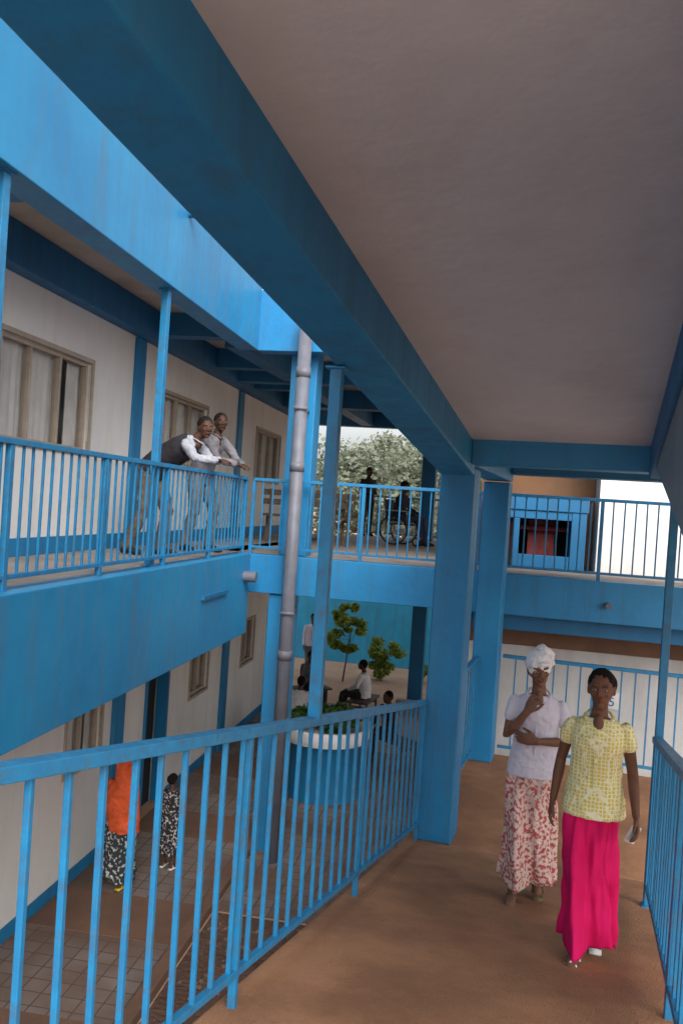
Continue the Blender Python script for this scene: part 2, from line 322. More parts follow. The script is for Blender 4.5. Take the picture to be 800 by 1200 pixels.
railing('ramp_railing',R(.4,.43,fl(.4)),R(6.54,.43,fl(6.54)),1.2,.15,.16,posts=[0,.33,.66,1],bw=.0105,rw=.034,rh=.022,drop=.05)
railing('landing_railing',R(7.7,-1.36,-2.857),R(9.96,-1.36,-2.857),1.2,.12,.15)
railing('landing_railing',R(10.32,-1.1,-2.857),R(10.32,3.1,-2.857),1.2,.12,.15,posts=[.25,.5,.75])
railing('lower_flight_railing',R(1,2.5,fl(13.6)),R(7.3,2.5,-2.857),1.1,.12,.16,posts=[0,.5,1])
post('ramp_support_post',R(4.28,-1.415,0),CZ+fl(4.28)+1.19,CZ+1.285+SC*4.28,.032,base=False)
post('ramp_support_post',R(6.54,.44,0),CZ+fl(6.54),CZ+.43,.028)
# ------------------------------------------------------------------ yard things
slab('boundary_wall',XF,14,14.2,-6,9,-4.6,-2.2,mat('bright_blue_paint',(.03,.36,.62),rough=.6,scale=2,grime=.4),bevel=.01)
slab('planting_bed_kerb',XF,8.5,8.7,1.0,8,-4.6,-4.3,CONC)
def leaves(bm,c,r,n,size,flat=.7):
    for i in range(n):
        d=Vector((random.gauss(0,1),random.gauss(0,1),random.gauss(0,1))).normalized()*(random.random()**.45)
        p=Vector(c)+Vector((d.x*r,d.y*r,d.z*r*flat)); s=size*random.uniform(.5,1.3)
        a=Vector((random.gauss(0,1),random.gauss(0,1),random.gauss(0,.6))).normalized(); b=a.orthogonal().normalized()
        b=(Matrix.Rotation(random.uniform(0,6.28),3,a)@b)
        vs=[bm.verts.new(p+a*s),bm.verts.new(p+b*s*.45),bm.verts.new(p-a*s*.6),bm.verts.new(p-b*s*.45)]; bm.faces.new(vs)
def tree(name,x,y,h,cr,n=52,ls=.2,lm=LEAF,per=150,trunk=.16,lo=.42):
    e=empty(name); bm=bmesh.new(); base=Vector((x,y,0)); top=base+Vector((random.uniform(-.5,.5)*min(1,h/5),0,h*.62))
    cyl(bm,base,base+(top-base)*.5,trunk,10,trunk*.75); cyl(bm,base+(top-base)*.49,top,trunk*.75,10,trunk*.4)
    lf=bmesh.new()
    for i in range(n):
        a=random.uniform(0,6.28); rr=cr*random.random()**.6; zz=h*random.uniform(lo,.97)
        k=1-abs(zz/h-.66)*1.4; c=base+Vector((math.cos(a)*rr*k,math.sin(a)*rr*k,zz))
        st=base+(top-base)*random.uniform(.5,1); 
        if i%2==0: cyl(bm,st,c,trunk*.25,6,trunk*.06)
        leaves(lf,c,cr*random.uniform(.2,.38),per,ls)
    obj('trunk_and_limbs',bm,BARK,e); obj('crown',lf,lm,e); return e
for (x,y,h,cr) in ((-4,40,7.4,3.6),(0.2,44,7.7,4.2),(4.8,38,7.3,3.8),(9,42,9,4),(-9,42,9,4.5),(2.5,54,9.0,4.5)): tree('broadleaf_tree',x,y,h,cr)
tree('shrub',.32,22.4,2.1,.48,n=26,ls=.08,lm=LEAFB,per=100,trunk=.025,lo=.35)
tree('shrub',1.35,22.8,1.1,.55,n=24,ls=.08,lm=LEAFB,per=90,trunk=.025,lo=.1)
bm=bmesh.new()
for i in range(22):
    c=XF(random.uniform(8.8,13.2),random.uniform(1.2,7),-4.3); leaves(bm,c,random.uniform(.2,.42),170,.07)
obj('flower_bed_plants',bm,LEAFB)
fp=empty('flower_pot'); bm=bmesh.new(); p=XF(8.0,2.6,-4.6); cyl(bm,p,p+Vector((0,0,.36)),.15,20,.2); cyl(bm,p+Vector((0,0,.34)),p+Vector((0,0,.40)),.215,20); obj('pot',bm,RED,fp)
bm=bmesh.new(); leaves(bm,p+Vector((0,0,.6)),.25,150,.06); obj('plant',bm,LEAFB,fp)
rp=empty('round_planter'); pc=Vector((-.02,13.6,0)); bm=bmesh.new(); prof=[(.60,0),(.60,.85),(.66,.88),(.68,.9)]
def lathe(bm,c,prof,seg=48):
    pr=None
    for r,z in prof:
        ring=[bm.verts.new(c+Vector((r*math.cos(2*math.pi*i/seg),r*math.sin(2*math.pi*i/seg),z))) for i in range(seg)]
        if pr:
            for i in range(seg): bm.faces.new((pr[i],pr[(i+1)%seg],ring[(i+1)%seg],ring[i]))
        pr=ring
lathe(bm,pc,prof); obj('drum',bm,BLUE,rp,smooth=True)
bm=bmesh.new(); lathe(bm,pc,[(.68,.90),(.76,1.12),(.74,1.14),(.66,1.13),(.60,.98),(0.01,.98)]); obj('white_bowl_rim',bm,WHITE,rp,smooth=True)
bm=bmesh.new()
for i in range(20): a=random.uniform(0,6.28); q=.4*random.random()**.5; leaves(bm,pc+Vector((math.cos(a)*q,math.sin(a)*q,random.uniform(1.12,1.32))),.2,130,.07)
obj('plants',bm,LEAFD,rp)
def bench(x,y,yaw,l=1.3):
    e=empty('bench'); bm=bmesh.new(); P=frame(yaw,x,y)
    for v in (-.16,0,.16): fbox(bm,P,-l/2,l/2,v-.07,v+.07,-CZ+.41,-CZ+.45)
    for u in (-l/2+.1,l/2-.14):
        for v in (-.2,.16): fbox(bm,P,u,u+.04,v,v+.04,-CZ,-CZ+.409)
        fbox(bm,P,u,u+.04,-.159,.159,-CZ+.30,-CZ+.34)
    obj('seat_and_legs',bm,OLDW,e); return e
# ------------------------------------------------------------------ people
def loft(bm,rings,seg=20):
    pr=None; first=None
    for c,ax,ay in rings:
        ring=[bm.verts.new(c+ax*math.cos(2*math.pi*i/seg)+ay*math.sin(2*math.pi*i/seg)) for i in range(seg)]
        if pr:
            for i in range(seg): bm.faces.new((pr[i],pr[(i+1)%seg],ring[(i+1)%seg],ring[i]))
        else: first=ring
        pr=ring
    bm.faces.new(first[::-1]); bm.faces.new(pr)
def tube(bm,pts,rs,seg=14,flat=1.0,ref=None):
    pts=[Vector(p) for p in pts]; n=len(pts)
    rings=[]; ref=Vector(ref) if ref else Vector((1,0,0))
    for i in range(n):
        t=(pts[min(i+1,n-1)]-pts[max(i-1,0)]).normalized()
        a=(ref-t*ref.dot(t)); 
        if a.length<.1: a=Vector((0,1,0))-t*t.y
        a.normalize(); b=t.cross(a)
        if i==0:
            rings.append((pts[0]-t*rs[0]*.75,a*rs[0]*.5,b*rs[0]*.5*flat)); rings.append((pts[0]-t*rs[0]*.4,a*rs[0]*.85,b*rs[0]*.85*flat))
        rings.append((pts[i],a*rs[i],b*rs[i]*flat))
        if i==n-1:
            rings.append((pts[i]+t*rs[i]*.4,a*rs[i]*.85,b*rs[i]*.85*flat)); rings.append((pts[i]+t*rs[i]*.75,a*rs[i]*.5,b*rs[i]*.5*flat))
    loft(bm,rings,seg)
def hand(bm,w,d,n,tside,curl=.35,k=1.0):
    w=Vector(w); d=Vector(d).normalized(); n=Vector(n); n=(n-d*n.dot(d)).normalized(); a=d.cross(n).normalized()*tside
    loft(bm,[(w-d*.02*k,a*.024*k,n*.019*k),(w+d*.015*k,a*.03*k,n*.017*k),(w+d*.05*k,a*.040*k,n*.016*k),(w+d*.085*k,a*.040*k,n*.014*k),(w+d*.098*k,a*.034*k,n*.009*k)],16)
    for j,(off,L) in enumerate(((.030,.070),(.010,.078),(-.011,.072),(-.031,.056))):
        p=w+d*.088*k+a*off*k; pts=[p-d*.02*k,p]; ang=curl*.6; q=p.copy()
        for s in (.45,.31,.24):
            dd=d*math.cos(ang)+n*math.sin(ang); q=q+dd*L*s*k; pts.append(q.copy()); ang+=curl
        tube(bm,pts,[.0085*k,.0092*k,.0085*k,.0078*k,.0065*k],8,ref=a)
    b=w+d*.025*k+a*.026*k; dd=(d*.75+a*.6+n*.25).normalized(); b2=b+dd*.042*k; dd2=(d*.95+a*.2+n*.3).normalized(); b3=b2+dd2*.03*k; b4=b3+dd2*.022*k
    tube(bm,[b-dd*.01,b2,b3,b4],[.014*k,.0105*k,.0095*k,.0075*k],8,ref=n)
SK={}
def skinmat(c):
    k=str(c)
    if k not in SK: SK[k]=mat('skin_'+str(len(SK)),c,tuple(x*.8 for x in c),scale=14,rough=.58,bump=.05,spec=.25,bscale=120,dist=.002)
    return SK[k]
HAIR=mat('black_hair',(.012,.010,.009),(.006,.005,.005),scale=40,rough=.8,bump=.8,bscale=150,dist=.01,spec=.15)
BROWM=mat('eyebrow_hair',(.03,.018,.012),rough=.8,bump=0)
EYEW=mat('eye_white',(.42,.38,.35),rough=.3,bump=0); EYED=mat('eye_iris',(.012,.007,.005),rough=.15,bump=0)
def person(name,loc,face,H=1.7,pose=None,skin=(.15,.075,.046),top=None,topmat=None,bottom='trousers',botmat=None,hair='short',scarfmat=None,
           head=(0,0,0),sleeve=1.0,shoe=None,curl=(.35,.35),handn=None,handd=None,vox=.007,shirt_len=.86,skirt=None,slim=1.0,vest=None,shawl=None,collar=True,seated=False):
    k=H/1.7; e=empty(name)
    J=dict(hip=(0,0,.93),waist=(0,0,1.06),chest=(0,.0,1.27),neck=(0,-.01,1.43),head=(0,.015,1.585),
      rs=(.165,-.01,1.385),re=(.205,-.03,1.11),rw=(.215,.03,.87),ls=(-.165,-.01,1.385),le=(-.205,-.03,1.11),lw=(-.215,.03,.87),
      rh=(.085,0,.90),rk=(.095,.02,.49),ra=(.10,-.02,.085),lh=(-.085,0,.90),lk=(-.095,.02,.49),la=(-.10,-.02,.085),rt=None,lt=None)
    J.update(pose or {})
    for q in list(J):
        if J[q] is not None: J[q]=Vector(J[q])
    for s in 'rl':
        if J[s+'t'] is None: J[s+'t']=J[s+'a']+Vector((.02 if s=='r' else -.02,.15,-.055))
    wm=bottom=='skirt'
    M=(Matrix.Rotation(rad(head[0]),3,'Z')@Matrix.Rotation(rad(head[1]),3,'X')@Matrix.Rotation(rad(head[2]),3,'Y'))
    hc=J['head']; hp=lambda x,y,z: hc+M@Vector((x,y,z))
    sb=bmesh.new()
    ell(sb,hp(0,-.008,.012),(.073,.094,.098),M,24,16); ell(sb,hp(0,.028,-.048),(.050,.056,.060),M); ell(sb,hp(0,.066,-.088),(.022,.018,.018),M)
    ell(sb,hp(0,.036,-.01),(.060,.052,.055),M)
    tube(sb,[hp(0,.080,.022),hp(0,.096,-.012),hp(0,.100,-.020)],[.008,.012,.0125],8)
    for sx in (1,-1):
        ell(sb,hp(.013*sx,.092,-.024),(.009,.010,.008),M,10,8); ell(sb,hp(.074*sx,-.006,-.008),(.008,.019,.030),M,10,8)
        ell(sb,hp(.034*sx,.062,-.018),(.022,.02,.018),M,10,8); ell(sb,hp(.03*sx,.072,.030),(.026,.014,.009),M,10,8)
    ell(sb,hp(0,.084,-.052),(.024,.011,.014),M,12,8)
    tube(sb,[J['neck']-Vector((0,0,.05)),J['neck']+Vector((0,.0,.03)),hp(0,-.012,-.06)],[.062*slim,.050*slim,.048*slim],16)
    det=bmesh.new(); iris=bmesh.new(); lip=bmesh.new(); brow=bmesh.new()
    for sx in (1,-1):
        ell(det,hp(.031*sx,.0835,.006),(.0125,.008,.0042),M,12,8); ell(iris,hp(.031*sx,.0895,.006),(.0052,.0028,.0045),M,10,8)
        tube(brow,[hp(.016*sx,.0915,.024),hp(.030*sx,.0905,.028),hp(.045*sx,.080,.025)],[.0022,.0026,.0016],6)
    ell(lip,hp(0,.0930,-.0485),(.021,.0065,.0042),M,12,8); ell(lip,hp(0,.0920,-.0565),(.018,.007,.0048),M,12,8)
    up=(J['neck']-J['chest']).normalized(); sh=(J['rs']-J['ls']).normalized(); fw=up.cross(sh).normalized()*1.0
    if fw.y<0 and not seated and abs(fw.y)>.3: fw=-fw
    ell(sb,J['neck']-up*.05+fw*.015,(.075,.050,.045)); 
    if collar: ell(sb,J['neck']-up*.070+fw*.066,(.034,.036,.075))
    for s,sg in (('r',1),('l',-1)):
        S,E,W=J[s+'s'],J[s+'e'],J[s+'w']
        st=S.lerp(E,.22); tube(sb,[st,S.lerp(E,.5),E,E.lerp(W,.35),W],[.032*slim,.040*slim,.035*slim,.036*slim,.024*slim],14)
        dd=(W-E).normalized(); dv=Vector((handd or {}).get(s,dd)); nn=Vector((handn or {}).get(s,(-sg,0,0)))
        dn=dv.normalized(); n2=(nn-dn*nn.dot(dn)).normalized(); a=dn.cross(n2)
        tgt=Vector((0,1,.6)); ts=1 if a.dot(tgt)>0 else -1
        hand(sb,W,dv,nn,ts,curl[0 if s=='r' else 1],.98*(1 if H>1.3 else .95))
        Hh,K,A,T=J[s+'h'],J[s+'k'],J[s+'a'],J[s+'t']
        if bottom!='trousers': tube(sb,[K.lerp(A,.35),K.lerp(A,.6),A],[.046*slim,.043*slim,.034*slim],14)
        else: tube(sb,[K.lerp(A,.6),A],[.045,.036],12)
        hl=A+Vector((0,0,-.03))-(T-A).normalized()*.02
        tube(sb,[Vector((hl.x,hl.y,A.z-.045)),A.lerp(T,.35)+Vector((0,0,-.005)),A.lerp(T,.75)+Vector((0,0,-.004)),T+Vector((0,0,-.004))],[.034,.036,.038,.026],12,flat=.75)
        for j in range(5):
            tx=(-.03+.015*j)*sg*-1; tube(sb,[T+Vector((tx,-.01,-.01)),T+Vector((tx,.032-.006*j,-.013))],[.010,.008],6)
    def fin(o,v,sm=4,disp=0,ds=.08):
        r=o.modifiers.new('remesh','REMESH'); r.mode='VOXEL'; r.voxel_size=v; r.use_smooth_shade=True
        s=o.modifiers.new('smooth','SMOOTH'); s.iterations=sm; s.factor=.5
        if disp:
            t=bpy.data.textures.new(o.name+'_folds','CLOUDS'); t.noise_scale=ds; t.noise_depth=3
            d=o.modifiers.new('folds','DISPLACE'); d.texture=t; d.strength=disp; d.mid_level=.5; d.texture_coords='LOCAL'
    SKM=skinmat(skin)
    o=obj('body',sb,SKM,e,True); fin(o,vox*.75,2)
    LIP=mat('lip_'+SKM.name,(skin[0]*1.15,skin[1]*.62,skin[2]*.75),rough=.42,bump=0)
    obj('eyes',det,EYEW,e,True); obj('irises',iris,EYED,e,True); obj('lips',lip,LIP,e,True); obj('eyebrows',brow,BROWM,e,True)
    tb=bmesh.new()
    axr=sh
    def rg(c,rx,ry,tn):
        ay=tn.cross(axr).normalized(); ax=ay.cross(tn).normalized(); return (c,ax*rx,ay*ry)
    t01=(J['waist']-J['hip']).normalized(); t12=(J['chest']-J['waist']).normalized(); t23=(J['neck']-J['chest']).normalized()
    bot=J['hip']-t01*(.93-shirt_len)
    rings=[rg(bot,(.205 if wm else .185)*slim,(.165 if wm else .135)*slim,t01),rg(J['hip'],(.195 if wm else .180)*slim,(.150 if wm else .130)*slim,t01),rg(J['waist'],.168*slim,.125*slim,t01+t12),
      rg(J['waist'].lerp(J['chest'],.55),.163*slim,.126*slim,t12),rg(J['chest']+t12*.02,.172*slim,(.142 if wm else .126)*slim,t12+t23),
      rg(J['chest'].lerp(J['neck'],.55),.166*slim,.105*slim,t23),rg(J['chest'].lerp(J['neck'],.78),.128*slim,.083*slim,t23),rg(J['neck']-t23*(.026 if wm else .005),.080 if wm else .066,.064,t23)]
    loft(tb,rings,28)
    for s in 'rl':
        S,E,W=J[s+'s'],J[s+'e'],J[s+'w']; S2=S+Vector((0,0,-.020))
        if sleeve<=.6: tube(tb,[S2,S.lerp(E,sleeve*.5),S.lerp(E,sleeve)],[.047*slim,.053*slim,.057*slim],16)
        else:
            end=E.lerp(W,.9); tube(tb,[S2,S.lerp(E,.5),E,E.lerp(W,.4),end],[.056*slim,.055,.048,.045,.038],16)
    o=obj('shirt',tb,topmat,e,True); fin(o,vox,3,.016 if wm else .026,.045)
    if collar:
        cb=bmesh.new(); nk=J['neck']-Vector((0,0,.016 if wm else 0)); wd=.012 if wm else 0
        for sg in (1,-1):
            tube(cb,[nk+Vector((0,-.066,.026)),nk+Vector((.055*sg,-.04,.022)),nk+Vector(((.068+wd)*sg,.015,.004)),nk+Vector(((.056+wd)*sg,.065,-.022)),nk+Vector(((.045+wd*.5)*sg,.097,-.08)),nk+Vector((.010*sg,.110,-.150))],[.008,.010,.012,.015,.017,.006],8,flat=.45)
        tube(cb,[nk+Vector((.006,.112,-.15)),nk+Vector((.006,.128,-.22)),nk+Vector((.006,.122,-.34)),nk+Vector((.006,.130,-.44))],[.010,.010,.010,.010],8,flat=.3)
        if not wm:
            cb.free(); cb=bmesh.new()
            for sg in (1,-1): tube(cb,[J['neck']+Vector((0,-.062,.025)),J['neck']+Vector((.052*sg,-.035,.02)),J['neck']+Vector((.06*sg,.02,.0)),J['neck']+Vector((.03*sg,.075,-.035))],[.010,.012,.014,.012],8,flat=.5)
        o=obj('collar',cb,topmat,e,True)
    if vest:
        vb=bmesh.new(); loft(vb,[(c,ax*1.07,ay*1.12) for c,ax,ay in rings[:-1]],28); o=obj('vest',vb,vest,e,True); fin(o,vox,5,.02,.08)
    if bottom=='trousers':
        pb=bmesh.new()
        loft(pb,[rg(J['hip']+t01*.13,.148*slim,.112*slim,t01),rg(J['hip']+t01*.03,.165*slim,.122*slim,t01),rg(J['hip']-t01*.05,.170*slim,.125*slim,t01),rg(J['hip']-t01*.10,.12*slim,.10*slim,t01)],28)
        for s in 'rl':
            Hh,K,A=J[s+'h'],J[s+'k'],J[s+'a']
            tube(pb,[Hh,Hh.lerp(K,.5),K,K.lerp(A,.5),A],[.098*slim,.086*slim,.066,.062,.060],18)
        o=obj('trousers',pb,botmat,e,True); fin(o,vox,5,.035,.09)
        shb=bmesh.new()
        for s in 'rl':
            A,T=J[s+'a'],J[s+'t']; z0=A.z-.045
            tube(shb,[Vector((A.x,A.y-.03,z0)),A.lerp(T,.4)+Vector((0,0,-.012)),A.lerp(T,.8)+Vector((0,0,-.005)),T+Vector((0,.02,.0))],[.042,.043,.044,.032],14,flat=.85)
            tube(shb,[A+Vector((0,0,.01)),A+Vector((0,0,-.04))],[.045,.045],12)
        o=obj('shoes',shb,shoe or DARK,e,True); fin(o,vox,3)
    elif skirt:
        kb=bmesh.new(); pr=None; seg=150; nr=44
        z0,z1,r0,r1,cx,cy,amp,nf,sq=skirt
        for i in range(nr+1):
            t=i/nr; z=z0+(z1-z0)*t; ring=[]
            hipb=math.exp(-((t-.2)/.15)**2)*.02
            rr=r0+(r1-r0)*t**.8+hipb
            for j in range(seg):
                a=2*math.pi*j/seg; am=amp*t**.6; ca,sa=math.cos(a),math.sin(a)
                w1=math.sin(a*nf+2.3*math.sin(t*2.6)+2.6*noise.noise(Vector((ca,sa,t*1.6)))); w1=(abs(w1)**.6)*(1 if w1>0 else -1)
                f=am*(w1*.6+1.1*noise.noise(Vector((ca*2.2,sa*2.2,t*2.2+3)))+.6*noise.noise(Vector((ca*5,sa*5,t*6+3))))
                x=(rr+f)*ca+cx*t*t; y=(rr*sq+f)*sa+cy*t*t
                for s in 'rl':
                    if t<.55: L_=J[s+'h'].lerp(J[s+'k'],min(1,max(0,(J[s+'h'].z-z)/(J[s+'h'].z-J[s+'k'].z))))
                    else: L_=J[s+'k'].lerp(J[s+'a'],min(1,max(0,(J[s+'k'].z-z)/(J[s+'k'].z-J[s+'a'].z))))
                    d=math.exp(-((x-L_.x)/.070)**2); yy=L_.y+(.080 if sa>0 else -.080)+f*.7
                    if sa>.15 and yy>y: y+=(yy-y)*d
                    if sa<-.15 and yy<y: y+=(yy-y)*d
                zz=z+(.012*math.sin(a*3+1)+.04*noise.noise(Vector((ca*2,sa*2,9))))*t
                ring.append(kb.verts.new((x,y,zz)))
            if pr:
                for j in range(seg): kb.faces.new((pr[j],pr[(j+1)%seg],ring[(j+1)%seg],ring[j]))
            pr=ring
        o=obj('skirt',kb,botmat,e,True)
        q_=o.modifiers.new('soften','SMOOTH'); q_.iterations=2
        s=o.modifiers.new('thick','SOLIDIFY'); s.thickness=.006
        fb=bmesh.new()
        for s in 'rl':
            A,T=J[s+'a'],J[s+'t']; d=(T-A); d.z=0; d.normalize()
            sd=Vector((-d.y,d.x,0)); tilt=Vector((0,0,(T.z+.055-A.z)))
            def q(l,w_,z): return A+d*l+sd*w_+Vector((0,0,-.088))+tilt*(l/.15)+Vector((0,0,z))
            hexa(fb,[q(-.06,-.034,0),q(.19,-.034,0),q(.19,.034,0),q(-.06,.034,0),q(-.06,-.034,.016),q(.19,-.036,.016),q(.19,.036,.016),q(-.06,.034,.016)])
            tube(fb,[q(.11,-.040,.02),q(.11,-.03,.055),q(.11,.0,.070),q(.11,.03,.055),q(.11,.040,.02)],[.012]*5,8,flat=.4,ref=d)
            tube(fb,[q(0,-.036,.02),q(.01,-.03,.07),q(.02,0,.09),q(.01,.03,.07),q(0,.036,.02)],[.006]*5,8,ref=d)
        obj('sandals',fb,shoe or WHITE,e,True)
    hbm=bmesh.new()
    if hair in('short','back'):
        ell(hbm,hp(0,-.020,.032),(.0785,.093,.088),M,28,18); ell(hbm,hp(0,-.045,-.005),(.068,.062,.07),M)
        if hair=='back': ell(hbm,hp(0,-.055,.02),(.085,.085,.085),M); ell(hbm,hp(0.01,-.115,.01),(.05,.045,.055),M)
        o=obj('hair',hbm,HAIR,e,True); fin(o,.006,3,.012,.02)
    elif hair=='scarf':
        ell(hbm,hp(0,-.018,.030),(.086,.103,.098),M,28,18); ell(hbm,hp(0,-.06,.0),(.078,.075,.09),M)
        tube(hbm,[hp(0,-.05,.06),hp(-.05,-.10,.10),hp(-.10,-.115,.06),hp(-.11,-.11,.0)],[.07,.050,.036,.022],14)
        tube(hbm,[hp(-.01,-.10,.0),hp(-.03,-.13,-.08),hp(-.02,-.13,-.15)],[.05,.04,.03],14)
        tube(hbm,[hp(-.078,.02,.03),hp(-.05,.072,.055),hp(0,.092,.062),hp(.05,.072,.055),hp(.078,.02,.03)],[.015,.014,.014,.014,.015],10)
        o=obj('headscarf',hbm,scarfmat,e,True); fin(o,.006,3,.028,.04)
    elif hair=='shawl':
        ell(hbm,hp(0,-.018,.020),(.095,.112,.112),M,28,18)
        nb=J['neck']; 
        loft(hbm,[(hc+Vector((0,-.02,-.04)),Vector((.09,0,0)),Vector((0,.11,0))),(nb+Vector((0,-.01,.0)),Vector((.12,0,0)),Vector((0,.12,0))),(nb+Vector((0,0,-.12)),Vector((.20,0,0)),Vector((0,.15,0))),(nb+Vector((0,0,-.4)),Vector((.22,0,0)),Vector((0,.17,0))),(nb+Vector((.05,0,-.68)),Vector((.20,0,0)),Vector((0,.18,0)))],28)
        o=obj('shawl',hbm,scarfmat,e,True); fin(o,.01,4,.10,.14)
    e.location=loc; e.scale=(k,k,k); f=Vector((face[0],face[1],0)).normalized(); e.rotation_euler=(0,0,math.atan2(-f.x,f.y))
    return e
yel=pattern('yellow_print_cloth',(.62,.52,.13),(.76,.74,.52),46,.08,'edge')
pink=mat('magenta_cloth',(.70,.012,.14),(.55,.006,.09),scale=3,rough=.8,bump=.3,bscale=12,spec=.15)
flo=pattern('floral_print_cloth',(.62,.49,.44),(.42,.10,.10),44,.44,'noise',dot2=(.30,.06,.06))
lil=mat('pale_lilac_cloth',(.62,.60,.70),(.52,.50,.61),scale=6,rough=.8,bump=.3,bscale=25)
wht=mat('white_cloth',(.78,.78,.80),(.66,.66,.70),scale=6,rough=.85,bump=.3,bscale=25)
def rl(u,v): return R(u,v,fl(u))
person('woman',rl(5.18,.02),(-.30,-.95),1.66,pose=dict(
   rh=(.08,0,.90),rk=(.075,.15,.51),ra=(.05,.16,.085),lk=(-.07,.03,.47),la=(-.06,-.20,.14),lt=(-.065,-.07,.04),
   rs=(.150,-.015,1.372),ls=(-.150,.0,1.38),re=(.205,-.09,1.115),rw=(.235,-.03,.875),le=(-.205,.0,1.115),lw=(-.235,.14,.90),head=(0,.03,1.582)),
   skin=(.16,.073,.045),topmat=yel,bottom='skirt',botmat=pink,skirt=(1.0,.075,.125,.148,.0,-.01,.055,6,.78),hair='back',sleeve=.45,shirt_len=.84,
   slim=.9,head=(-6,0,3),vox=.006,handn=dict(r=(-1,0,-.2),l=(1,0,0)),curl=(.35,.5))
person('woman',rl(6.12,-.39),(-.20,-.98),1.73,pose=dict(
   rk=(.09,.12,.50),ra=(.09,.12,.085),lk=(-.08,.0,.48),la=(-.08,-.16,.13),lt=(-.085,-.03,.04),
   rs=(.152,0,1.375),ls=(-.152,0,1.365),re=(.195,.07,1.12),rw=(.075,.155,1.315),le=(-.21,.04,1.11),lw=(.0,.19,1.13),head=(.01,.03,1.585)),
   skin=(.18,.088,.056),topmat=lil,bottom='skirt',botmat=flo,skirt=(1.0,.13,.13,.18,.01,-.01,.05,6,.8),hair='scarf',scarfmat=wht,sleeve=.5,shirt_len=.86,
   slim=.9,head=(10,-8,6),vox=.006,handn=dict(r=(-.5,-.9,0),l=(0,-1,0)),handd=dict(r=(-.45,.0,.9),l=(1,-.15,.1)),curl=(.9,.4),shoe=mat('brown_sandal',(.12,.08,.04),rough=.6))
wv=rl(5.18,.02); pa=empty('folded_paper'); bm=bmesh.new(); hexa(bm,[Vector(c) for c in ((-.03,-.004,-.05),(.035,-.004,-.05),(.035,.004,-.05),(-.03,.004,-.05),(-.03,-.004,.05),(.035,-.004,.05),(.035,.004,.05),(-.03,.004,.05))])
obj('sheet',bm,WHITE,pa,bevel=.002)
f=Vector((-.30,-.95,0)).normalized(); rgt=Vector((f.y,-f.x,0))
if (rgt-(Matrix.Rotation(math.atan2(-f.x,f.y),3,'Z')@Vector((1,0,0)))).length>1: rgt=-rgt
pa.location=wv+rgt*(-.215)+f*.17+Vector((0,0,.79)); pa.rotation_euler=(rad(10),rad(20),rad(15))
# men on balcony
lean=dict(hip=(0,-.20,.90),waist=(0,-.10,1.00),chest=(0,.10,1.12),neck=(0,.28,1.23),head=(0,.37,1.36),rs=(.17,.24,1.19),re=(.20,.37,1.03),rw=(.03,.54,1.03),
  ls=(-.17,.24,1.19),le=(-.20,.37,1.03),lw=(-.02,.55,1.03),rh=(.085,-.20,.87),lh=(-.085,-.20,.87),rk=(.10,-.22,.46),lk=(-.12,-.06,.47),ra=(.12,-.38,.085),la=(-.13,-.12,.085))
khaki=mat('khaki_cloth',(.13,.10,.075),(.09,.07,.05),scale=6,rough=.9); greyc=mat('grey_cloth',(.16,.155,.17),(.09,.085,.10),scale=7,rough=.9)
dkc=mat('dark_vest_cloth',(.025,.023,.03),rough=.9,scale=8)
fw_=LB(0,1,0)-LB(0,0,0)
person('man',LB(9.20,-3.46,-.70),(fw_.x,fw_.y-.10),1.84,pose=lean,topmat=mat('striped_shirt_cloth',(.36,.38,.42),(.25,.26,.31),scale=20,rough=.9),botmat=khaki,vest=dkc,skin=(.075,.034,.020),head=(-45,-6,0),vox=.01,shirt_len=.92,
   handn=dict(r=(0,0,-1),l=(0,0,-1)))
l2=dict(lean); l2.update(hip=(0,-.10,.92),rh=(.085,-.10,.89),lh=(-.085,-.10,.89),rk=(.10,-.08,.48),lk=(-.12,.04,.49),ra=(.12,-.20,.085),la=(-.13,-.02,.085),waist=(0,-.06,1.05),chest=(0,.03,1.24),neck=(0,.11,1.39),head=(0,.15,1.54),rs=(.17,.09,1.35),ls=(-.17,.09,1.35),re=(.2,.28,1.10),le=(-.2,.28,1.10),rw=(.06,.46,1.05),lw=(-.06,.46,1.05))
person('man',LB(10.42,-3.42,-.70),(fw_.x,fw_.y-.35),1.82,pose=l2,topmat=greyc,botmat=mat('tan_cloth',(.17,.145,.12),(.12,.10,.085),rough=.9),skin=(.060,.028,.017),head=(-35,0,0),vox=.01,shirt_len=.84,handn=dict(r=(0,0,-1),l=(0,0,-1)))
person('man',Vector((.62,21.0,CZ-.70)),(.6,-1),1.7,pose=dict(rw=(.1,.2,1.08),lw=(-.1,.2,1.06)),topmat=dkc,botmat=dkc,skin=(.08,.04,.025),vox=.014)
sit=dict(hip=(0,-.05,.52),waist=(0,-.06,.65),chest=(0,-.03,.86),neck=(0,.0,1.02),head=(0,.04,1.17),rs=(.17,0,.98),ls=(-.17,0,.98),re=(.23,.08,.72),le=(-.23,.08,.72),rw=(.12,.32,.62),lw=(-.12,.32,.62),
   rh=(.09,0,.52),lh=(-.09,0,.52),rk=(.13,.42,.52),lk=(-.13,.42,.52),ra=(.12,.46,.09),la=(-.12,.48,.09))
wx,wy=1.22,17.2
person('man',Vector((wx,wy,CZ-.70)),(1,-.45),1.7,pose=sit,topmat=dkc,botmat=mat('navy_cloth',(.03,.04,.09),rough=.9),skin=(.08,.04,.025),vox=.014,shirt_len=.88,seated=True,collar=False,handn=dict(r=(0,0,-1),l=(0,0,-1)))
wc=empty('wheelchair'); 
